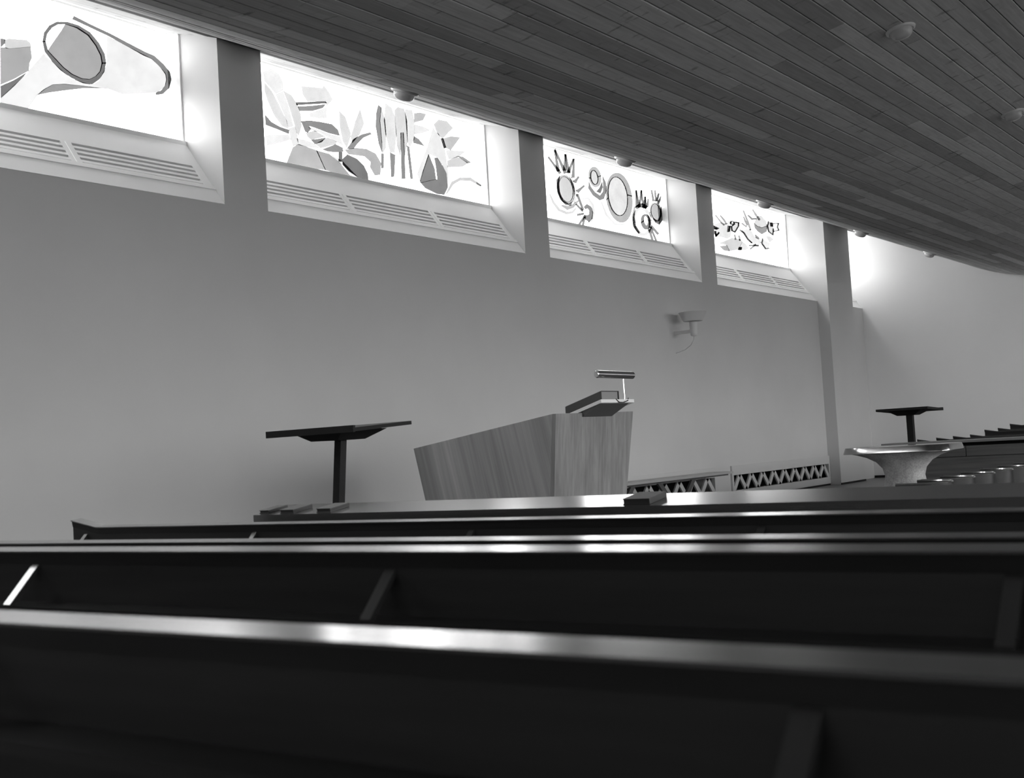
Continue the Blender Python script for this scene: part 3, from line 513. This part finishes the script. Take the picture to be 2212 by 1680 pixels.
# ---------------------------------------------------------------- zigzag radiator grilles at the foot of the wall
def radiator(x0, x1, periods, label):
    r = thing('radiator_grille', label, 'radiator', ((x0 + x1) / 2, YW, 0), 'zigzag grilles at the foot of the side wall')
    inv = Matrix.Translation((-(x0 + x1) / 2, -YW, 0))
    def add(mb, name, m_):
        o = mb.obj(name, m_, r); o.matrix_parent_inverse = inv; return o
    add(MB().box(x0, x1, YW - 0.028, YW + 0.03, 0.374, 0.515), 'top_rail', 'plaster')
    add(MB().box(x0, x1, YW - 0.028, YW + 0.03, 0.03, 0.143), 'bottom_rail', 'plaster')
    add(MB().box(x0, x1, 8.45, 8.52, 0.121, 0.399), 'niche_shade', 'recess_shade')  # black sheet that paints the shade inside the niche
    for a in (x0, x1 - 0.05): add(MB().box(a, a + 0.05, YW - 0.027, YW + 0.03, 0.143, 0.374), 'end_post', 'plaster')
    a, b = x0 + 0.06, x1 - 0.06; p = (b - a) / periods; hb = 0.052
    for k in range(periods):
        for u, v in ((a + k * p, a + (k + 0.5) * p), (a + (k + 1) * p, a + (k + 0.5) * p)):
            add(MB().prism([(u - hb, 0.143), (u + hb, 0.143), (v + hb, 0.374), (v - hb, 0.374)], 'y', YW - 0.022, YW + 0.002), 'zigzag_bar', 'plaster')
radiator(12.58, 16.62, 9, 'white zigzag radiator grille behind the wall bench')
radiator(17.16, 21.12, 9, 'white zigzag radiator grille between the bench and the broad pillar')

# wall bench with V struts
bn = thing('wall_bench', 'pale narrow bench with dark V-shaped struts against the side wall', 'bench', (14.3, 7.9, 0))
bi = Matrix.Translation((-14.3, -7.9, 0))
def badd(mb, name, m_):
    o = mb.obj(name, m_, bn); o.matrix_parent_inverse = bi
badd(MB().box(12.3, 16.35, 7.72, 8.10, 0.435, 0.465), 'seat', 'bench_seat')
badd(MB().box(12.3, 16.35, 7.80, 7.84, 0.41, 0.435), 'apron', 'bench_strut')
for xa in (12.55, 14.2, 15.05):
    for u, v in ((xa, xa + 0.45), (xa + 0.95, xa + 0.5)) if xa != 15.05 else ():
        badd(MB().prism([(u, 0.41), (u + 0.11, 0.41), (v + 0.11, 0.0), (v, 0.0)], 'y', 7.765, 7.795), 'strut', 'bench_strut')

# ================================================================ pews
LEN = 4.86
def pew_proto():
    p = thing('pew', '', 'pew')
    E2 = 0.18
    top = [(-LEN, 0.782), (-LEN + E2, 0.75), (LEN - E2, 0.75), (LEN, 0.782)]
    bot = [(y, z - 0.03) for y, z in top]
    rail = MB(); core = MB()
    for (ya, za), (yb, zb) in zip(top, top[1:]):       # the rail slopes slightly towards the row behind
        core.hexa([(0.010, ya, za - 0.03), (0.050, ya, za - 0.03), (0.050, yb, zb - 0.03), (0.010, yb, zb - 0.03)],
                  [(0.006, ya, za - 0.004), (0.052, ya, za - 0.004), (0.052, yb, zb - 0.004), (0.006, yb, zb - 0.004)])
        rail.hexa([(0, ya, za - 0.004), (0.054, ya, za - 0.004), (0.054, yb, zb - 0.004), (0, yb, zb - 0.004)],
                  [(0, ya, za), (0.054, ya, za + 0.0055), (0.054, yb, zb + 0.0055), (0, yb, zb)])
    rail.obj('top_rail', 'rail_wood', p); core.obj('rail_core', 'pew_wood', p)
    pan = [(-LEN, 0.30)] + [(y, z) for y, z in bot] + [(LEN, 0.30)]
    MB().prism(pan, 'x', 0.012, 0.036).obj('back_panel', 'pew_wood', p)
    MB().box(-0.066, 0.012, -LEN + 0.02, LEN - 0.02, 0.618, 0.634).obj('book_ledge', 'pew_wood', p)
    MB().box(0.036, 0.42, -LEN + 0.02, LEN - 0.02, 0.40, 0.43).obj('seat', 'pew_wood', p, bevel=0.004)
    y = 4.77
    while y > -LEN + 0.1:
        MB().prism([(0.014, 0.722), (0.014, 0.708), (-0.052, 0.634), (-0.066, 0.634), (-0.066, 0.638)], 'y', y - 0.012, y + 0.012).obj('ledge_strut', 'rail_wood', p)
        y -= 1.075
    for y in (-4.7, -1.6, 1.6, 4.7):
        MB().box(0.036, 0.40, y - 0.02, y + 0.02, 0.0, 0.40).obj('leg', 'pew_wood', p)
    return p
pp = pew_proto(); first = True
def place(x, z, label, group, rz=0, y=0.0):
    global first
    o = pp if first else copy_tree(pp); first = False
    o.location = (x, y, z); o.rotation_euler = (0, 0, rz); o['label'] = label; o['group'] = group
G1 = 'near pews with book ledges'
place(0.872, 0.07, 'dark pew nearest the viewer, its blurred top rail crossing the foreground', G1, 0, -0.10)
place(1.705, 0.07, 'dark pew one row ahead, with two sloping struts on its back', G1, 0, -0.05)
place(2.545, 0.012, 'dark pew whose rail shows just above the second pew rail', G1)
place(3.43, 0.0, 'front dark pew with upturned end, behind the book desk', G1)
G2 = 'far pews facing the viewer'
fl = ['nearest of the far pews, just behind the panelled desk', 'second far pew behind the panelled desk', 'third far pew behind the panelled desk', 'fourth far pew behind the panelled desk',
      'fifth far pew, first on the raised steps', 'sixth far pew, second on the raised steps', 'rearmost far pew, on the top step by the end wall']
for x, z, l in zip((15.97, 16.78, 17.55, 18.40, 19.19, 19.96, 20.71), (0, 0, 0, 0, 0.05, 0.06, 0.11), fl):
    place(x, z, l, G2, math.pi, 0.09)

# ================================================================ long table, books
t = thing('book_desk', 'long dark book desk with a sloping top in front of the first pew', 'desk', (4.17, 0.4, 0))
ti = Matrix.Translation((-4.17, -0.4, 0))
def tadd(mb, name, m_, **k):
    o = mb.obj(name, m_, t, **k); o.matrix_parent_inverse = ti
DS = 0.138                                   # slope of the desk top
def desk_z(x): return 0.75 + DS * (x - 4.03)
tadd(MB().prism([(4.03, 0.718), (4.26, desk_z(4.26) - 0.032), (4.26, desk_z(4.26)), (4.03, 0.75)], 'y', -3.6, 4.33), 'desk_top', 'table_wood')
tadd(MB().prism([(4.20, 0.05), (4.225, 0.05), (4.225, desk_z(4.225) - 0.033), (4.20, desk_z(4.20) - 0.033)], 'y', -3.55, 4.28), 'front_panel', 'pew_wood')
tadd(MB().box(4.06, 4.20, -3.55, 4.26, 0.56, 0.576), 'book_shelf', 'pew_wood')
for y in (-3.5, -0.8, 1.7, 4.22):
    tadd(MB().prism([(4.06, 0.0), (4.24, 0.0), (4.24, 0.05), (4.20, 0.05), (4.20, desk_z(4.20) - 0.033), (4.06, desk_z(4.06) - 0.033)], 'y', y - 0.02, y + 0.02), 'leg', 'pew_wood')
def book(x, y, L, wdt, thick, rz, label, cm, grp='small books on the book desk'):
    b = thing('book', label, 'book', (x, y, desk_z(x) + 0.0006), grp)
    b.rotation_euler = (0, -math.atan(DS), rz)
    MB().box(0, L, 0, wdt, 0, 0.0025).obj('cover', cm, b); MB().box(0, L, 0, wdt, thick - 0.0025, thick).obj('cover', cm, b)
    MB().box(0, L, 0.0, 0.003, 0.0025, thick - 0.0025).obj('spine', 'book_cover', b)
    MB().box(0.003, L - 0.003, 0.003, wdt - 0.003, 0.0025, thick - 0.0025).obj('page_block', 'book_cover', b)
book(4.062, 4.262, 0.125, 0.06, 0.014, 0.0, 'leftmost small closed book on the sloping book desk', 'book_light')
book(4.048, 4.088, 0.125, 0.086, 0.017, 0.0, 'second small closed book, between two others on the book desk', 'book_light')
book(4.054, 3.865, 0.125, 0.086, 0.017, 0.0, 'third small closed book on the book desk, in front of the dark lectern post', 'book_light')
book(4.052, 2.256, 0.135, 0.115, 0.022, 0.0, 'lone dark book on the book desk near the pulpit', 'book_cover')

# ================================================================ lecterns
def lectern(x0, x1, y0, y1, zn, zf, lip_near, label, lean, w2=0.026, th=0.022):
    xc, yc = (x0 + x1) / 2, (y0 + y1) / 2
    l = thing('lectern', label, 'lectern', (xc, yc, 0), 'dark post lecterns')
    inv = Matrix.Translation((-xc, -yc, 0))
    def add(mb, name, **k):
        o = mb.obj(name, 'lectern_wood', l, **k); o.matrix_parent_inverse = inv
    add(MB().hexa([(x0, y0, zn - th), (x1, y0, zf - th), (x1, y1, zf - th), (x0, y1, zn - th)], [(x0, y0, zn), (x1, y0, zf), (x1, y1, zf), (x0, y1, zn)]), 'board')
    if lip_near: add(MB().box(x0 - 0.018, x0, y0 - 0.005, y1 + 0.005, zn - 0.026, zn + 0.014), 'book_stop')
    else: add(MB().box(x1, x1 + 0.018, y0, y1, zf - th, zf + 0.01), 'book_stop')
    zm = (zn + zf) / 2 - th
    add(MB().hexa([(xc - 0.12, yc - 0.09, zm - 0.055), (xc + 0.12, yc - 0.09, zm - 0.055), (xc + 0.12, yc + 0.13, zm - 0.055), (xc - 0.12, yc + 0.13, zm - 0.055)],
                  [(xc - 0.2, yc - 0.2, zm + 0.003), (xc + 0.2, yc - 0.2, zm + 0.003), (xc + 0.2, yc + 0.22, zm + 0.003), (xc - 0.2, yc + 0.22, zm + 0.003)]), 'bracket')
    zt = zm - 0.05
    add(MB().hexa([(xc - w2 + lean, yc - w2, 0.02), (xc + w2 + lean, yc - w2, 0.02), (xc + w2 + lean, yc + w2, 0.02), (xc - w2 + lean, yc + w2, 0.02)],
                  [(xc - w2, yc - w2, zt), (xc + w2, yc - w2, zt), (xc + w2, yc + w2, zt), (xc - w2, yc + w2, zt)]), 'post')
    add(MB().box(xc + lean - 0.22, xc + lean + 0.22, yc - 0.22, yc + 0.22, 0, 0.025), 'foot_plate')
lectern(5.32, 5.83, 4.85, 5.55, 0.164 + EYE, 0.194 + EYE, True, 'dark wooden lectern with a wide board behind the book desk', -0.13)
lectern(16.05, 16.72, 4.83, 5.50, 0.205 + EYE, 0.178 + EYE, False, 'small far dark lectern rising behind the stone table', 0.0, 0.04, 0.03)

# ================================================================ pulpit
pu = thing('pulpit', 'flared wooden pulpit with a sloping side wing beside the wall', 'pulpit', (8.6, 5.8, 0))
pi_ = Matrix.Translation((-8.6, -5.8, 0))
def padd(mb, name, m_, **k):
    o = mb.obj(name, m_, pu, **k); o.matrix_parent_inverse = pi_; return o
C1, R1, L1 = Vector((8.0, 5.22, 1.228)), Vector((9.19, 5.22, 1.233)), Vector((8.0, 6.65, 1.028))
C0, R0, L0 = Vector((8.0, 5.34, 0)), Vector((9.05, 5.34, 0)), Vector((8.0, 6.42, 0))
ty = Vector((0, 0.035, 0)); tx = Vector((0.035, 0, 0))
padd(MB().hexa([C0, R0, R0 + ty, C0 + ty], [C1, R1, R1 + ty, C1 + ty]), 'front_panel', 'veneer_front', bevel=0.002)
padd(MB().hexa([C0 + ty, C0 + tx + ty, L0 + tx, L0], [C1 + ty, C1 + tx + ty, L1 + tx, L1]), 'side_wing', 'veneer_wing', bevel=0.002)
R1b, R0b = Vector((9.19, 6.65, 1.028)), Vector((9.05, 6.42, 0))
padd(MB().hexa([R0 - tx + ty, R0 + ty, R0b, R0b - tx], [R1 - tx + ty, R1 + ty, R1b, R1b - tx]), 'side_wing', 'veneer_wing')
padd(MB().box(8.0, 9.05, 5.34, 6.42, 0.0, 0.12), 'step', 'veneer_wing')
def rest_z(y): return 1.242 + 0.30 * (5.22 - y)
def sl(x0, x1, y0, y1, d0, d1):
    return MB().hexa([(x0, y0, rest_z(y0) + d0), (x1, y0, rest_z(y0) + d0), (x1, y1, rest_z(y1) + d0), (x0, y1, rest_z(y1) + d0)],
                     [(x0, y0, rest_z(y0) + d1), (x1, y0, rest_z(y0) + d1), (x1, y1, rest_z(y1) + d1), (x0, y1, rest_z(y1) + d1)])
padd(sl(8.37, 8.89, 5.035, 5.47, 0.0, 0.026), 'book_rest', 'white_paint')
padd(MB().prism([(5.05, rest_z(5.05) - 0.001), (5.219, rest_z(5.219) - 0.001), (5.219, 1.197)], 'x', 8.38, 8.83), 'rest_wedge', 'bench_strut')
bb = thing('pulpit_bible', 'thick closed book lying on the sloping rest of the pulpit', 'book', (8.62, 5.26, rest_z(5.26) + 0.024))
bi2 = Matrix.Translation((-8.62, -5.26, -(rest_z(5.26) + 0.024)))
for mb, nm, mm in ((sl(8.49, 8.76, 5.10, 5.445, 0.0265, 0.032), 'cover', 'bible_cover'), (sl(8.49, 8.76, 5.10, 5.445, 0.112, 0.118), 'cover', 'bible_cover'),
                   (sl(8.487, 8.493, 5.10, 5.445, 0.030, 0.114), 'spine', 'bible_cover'), (sl(8.493, 8.752, 5.106, 5.44, 0.032, 0.112), 'page_block', 'bible_pages'), (sl(8.752, 8.760, 5.098, 5.445, 0.030, 0.116), 'clasp', 'book_cover')):
    o = mb.obj(nm, mm, bb); o.matrix_parent_inverse = bi2
rl = thing('reading_lamp', 'slim chrome tube lamp on a thin stem above the pulpit book', 'lamp', (8.93, 5.15, 1.24))
ri = Matrix.Translation((-8.93, -5.15, -1.24))
def radd(mb, name, m_, **k):
    o = mb.obj(name, m_, rl, **k); o.matrix_parent_inverse = ri
radd(MB().tube([(8.55, 5.17, 1.535), (8.558, 5.17, 1.535), (9.05, 5.13, 1.528), (9.055, 5.13, 1.528)], [0.024, 0.031, 0.031, 0.024], 20), 'tube_shade', 'chrome', smooth=True)
radd(MB().tube([(8.86, 5.17, 1.285), (8.91, 5.155, 1.29), (8.93, 5.15, 1.315), (8.935, 5.15, 1.37), (8.93, 5.15, 1.51)], 0.0065, 8), 'stem', 'chrome', smooth=True)
radd(sl(8.83, 8.885, 5.14, 5.20, 0.0265, 0.036), 'base', 'book_cover')
radd(MB().tube([(8.60, 5.035, 1.325), (8.64, 5.03, 1.30), (8.70, 5.028, 1.297), (8.78, 5.03, 1.312), (8.84, 5.06, 1.335)], 0.004, 6), 'cable', 'book_cover')

# ================================================================ stone table with a metal rim
st = thing('stone_table', 'concrete hourglass table with a polished metal rim', 'table', (13.27, 4.28, 0))
def superring(a, b, n, z, N=64, k=2.0):
    out = []
    for i in range(N):
        th = 2 * math.pi * i / N; c, s = math.cos(th), math.sin(th)
        out.append((a * math.copysign(abs(c) ** (2 / k), c), b * math.copysign(abs(s) ** (2 / k), s), z))
    return out
def loft(secs):
    N = 64; mb = MB(); vs = []
    for s in secs: vs += superring(*s[:2], 0, s[2], N, s[3])
    fs = [(i*N+j, i*N+(j+1) % N, (i+1)*N+(j+1) % N, (i+1)*N+j) for i in range(len(secs)-1) for j in range(N)]
    fs += [tuple(range(N))[::-1], tuple(range((len(secs)-1)*N, len(secs)*N))]
    return mb.add(vs, fs)
loft([(0.38, 0.575, 0.698, 6), (0.38, 0.575, 0.703, 6), (0.362, 0.555, 0.765, 6), (0.352, 0.545, 0.767, 6)]).obj('rim', 'steel_rim', st, smooth=True)
loft([(0.30, 0.30, 0.0, 2), (0.25, 0.25, 0.18, 2), (0.215, 0.22, 0.36, 2), (0.20, 0.205, 0.45, 2), (0.215, 0.225, 0.53, 2.1), (0.25, 0.285, 0.60, 2.3), (0.29, 0.37, 0.65, 2.8), (0.325, 0.46, 0.682, 3.5), (0.345, 0.53, 0.700, 4.5), (0.30, 0.48, 0.762, 4.5)]).obj('pedestal', 'concrete', st, smooth=True)

# ================================================================ desk opposite, with panels
dk = thing('panelled_desk', 'long wooden desk with a panelled front facing the chairs', 'desk', (15.15, 0.8, 0))
di = Matrix.Translation((-15.15, -0.8, 0))
def dadd(mb, name, m_):
    o = mb.obj(name, m_, dk); o.matrix_parent_inverse = di
dadd(MB().box(14.93, 15.34, -3.5, 5.08, 0.735, 0.765), 'desk_top', 'far_rail')
dadd(MB().box(15.05, 15.30, -3.4, 4.95, 0.55, 0.735), 'shadow_gap', 'recess_shade')  # dark core painted as the shadow under the desk top
for y in (-2.1, 1.0, 4.1):
    dadd(MB().box(14.98, 15.05, y - 3.09 if y > -2 else -3.4, y - 0.004, 0.575, 0.695), 'upper_panel', 'far_wood')
dadd(MB().box(14.98, 15.05, 4.1 + 0.004, 4.95, 0.575, 0.695), 'upper_panel', 'far_wood')
dadd(MB().box(14.99, 15.05, -3.4, 4.95, 0.05, 0.569), 'lower_panel', 'far_wood')
dadd(MB().box(15.02, 15.30, 4.95, 4.99, 0.0, 0.735), 'end_panel', 'far_wood')

# ================================================================ tub chairs in a row
def chair_proto():
    c = thing('tub_chair', '', 'chair')
    N = 18; R = 0.205; out = []
    for k in range(N + 1):
        a = math.radians(-180 - 15 + 210 * k / N); out.append((R * math.cos(a), R * math.sin(a)))
    mb = MB(); vs = []; fs = []
    for x, y in out: vs += [(x, y, 0.40), (x * 1.05, y * 1.05, 0.635), (x * 0.93, y * 0.93, 0.40), (x * 0.98, y * 0.98, 0.635)]
    for k in range(N):
        a, b = 4 * k, 4 * (k + 1); fs += [(a, b, b + 1, a + 1), (a + 2, a + 3, b + 3, b + 2), (a + 1, b + 1, b + 3, a + 3), (a, a + 2, b + 2, b)]
    fs += [(0, 1, 3, 2), (4*N, 4*N+2, 4*N+3, 4*N+1)]
    mb.add(vs, fs).obj('shell_back', 'chair_shell', c, smooth=True)
    MB().tube([(x * 1.015, y * 1.015, 0.638) for x, y in out], 0.0075, 8).obj('rim_tube', 'chrome', c, smooth=True)
    MB().lathe([(0.20, 0.38), (0.21, 0.39), (0.21, 0.42), (0.19, 0.435)], 24).obj('seat', 'chair_shell', c, smooth=True)
    for sx in (-1, 1):
        for sy in (-1, 1):
            MB().tube([(sx * 0.15, sy * 0.15, 0.40), (sx * 0.21, sy * 0.21, 0.0)], 0.011, 8).obj('leg', 'chrome', c, smooth=True)
        MB().lathe([(0.003, -0.016), (0.014, -0.008), (0.016, 0.002), (0.011, 0.012), (0.002, 0.017)], 10, (-0.185, sx * 0.115, 0.565)).obj('bolt', 'bolt_white', c, smooth=True)
    return c
cl = ['nearest tub chair in the row, beside the foot of the stone table', 'second tub chair from the stone table', 'third tub chair from the stone table',
      'fourth tub chair from the stone table', 'fifth tub chair from the stone table', 'farthest tub chair in view, at the right edge']
cp = chair_proto()
for k, l in enumerate(cl):
    c = cp if k == 0 else copy_tree(cp)
    c.location = (7.50 + 0.48 * k, 2.36, 0); c['label'] = 'dark round-backed ' + l; c['group'] = 'tub chairs in a row'

# ================================================================ wall sconce
sc = thing('wall_sconce', 'white bowl uplighter on an arm on the side wall', 'lamp', (15.65, YW, 2.45))
si = Matrix.Translation((-15.65, -YW, -2.45))
def sadd(mb, name, **k):
    o = mb.obj(name, 'sconce_white', sc, **k); o.matrix_parent_inverse = si
sx_, sy_ = 15.66, 7.85
sadd(MB().lathe([(0.05, 2.585), (0.135, 2.592), (0.165, 2.64), (0.195, 2.712), (0.198, 2.716), (0.188, 2.714), (0.155, 2.64), (0.12, 2.605), (0.03, 2.60)], 32, (sx_, sy_, 0)), 'bowl', smooth=True)
sadd(MB().lathe([(0.034, 2.385), (0.048, 2.40), (0.05, 2.43), (0.058, 2.58)], 20, (sx_, sy_, 0)), 'stem', smooth=True)
sadd(MB().box(sx_ - 0.022, sx_ + 0.022, sy_ + 0.03, YW, 2.43, 2.475), 'arm')
sadd(MB().tube([(sx_, sy_, 2.39), (sx_, sy_ + 0.01, 2.33), (sx_, sy_ + 0.06, 2.26), (sx_, sy_ + 0.15, 2.205), (sx_, YW, 2.17)], 0.006, 6), 'cable', smooth=True)

# ================================================================ ceiling lamps
def lamp_proto():
    l = thing('ceiling_lamp', '', 'lamp')
    MB().lathe([(0.104, 0.008), (0.108, 0.0), (0.104, -0.012), (0.092, -0.018), (0.084, -0.014), (0.082, 0.004)], 32).obj('flange', 'lamp_flange', l, smooth=True)
    MB().lathe([(0.082, -0.008), (0.080, -0.030), (0.070, -0.052), (0.050, -0.066), (0.025, -0.072), (0.004, -0.073)], 32).obj('glass_dome', 'lamp_glass', l, smooth=True)
    return l
lp = lamp_proto()
LAMPS = [(9.0, 2.70, 'round domed ceiling lamp nearest the viewer among the boards, upper right'), (12.28, 2.70, 'round domed ceiling lamp cut by the right edge of the view')] + \
        [(x, 5.86, l) for x, l in ((7.18, 'ceiling lamp seen edge-on above the plant window'), (10.47, 'ceiling lamp seen edge-on above the flower window'), (13.76, 'ceiling lamp seen edge-on above the fish window'),
                                   (17.03, 'ceiling lamp seen edge-on just past the broad pillar'), (20.2, 'farthest ceiling lamp, against the end wall'))]
for k, (x, y, lab) in enumerate(LAMPS):
    l = lp if k == 0 else copy_tree(lp)
    s = (ceil_z(y + 0.1) - ceil_z(y - 0.1)) / 0.2
    l.location = (x, y, ceil_z(y)); l.rotation_euler = (math.atan(s), 0, 0); l['label'] = lab; l['group'] = 'domed ceiling lamps'
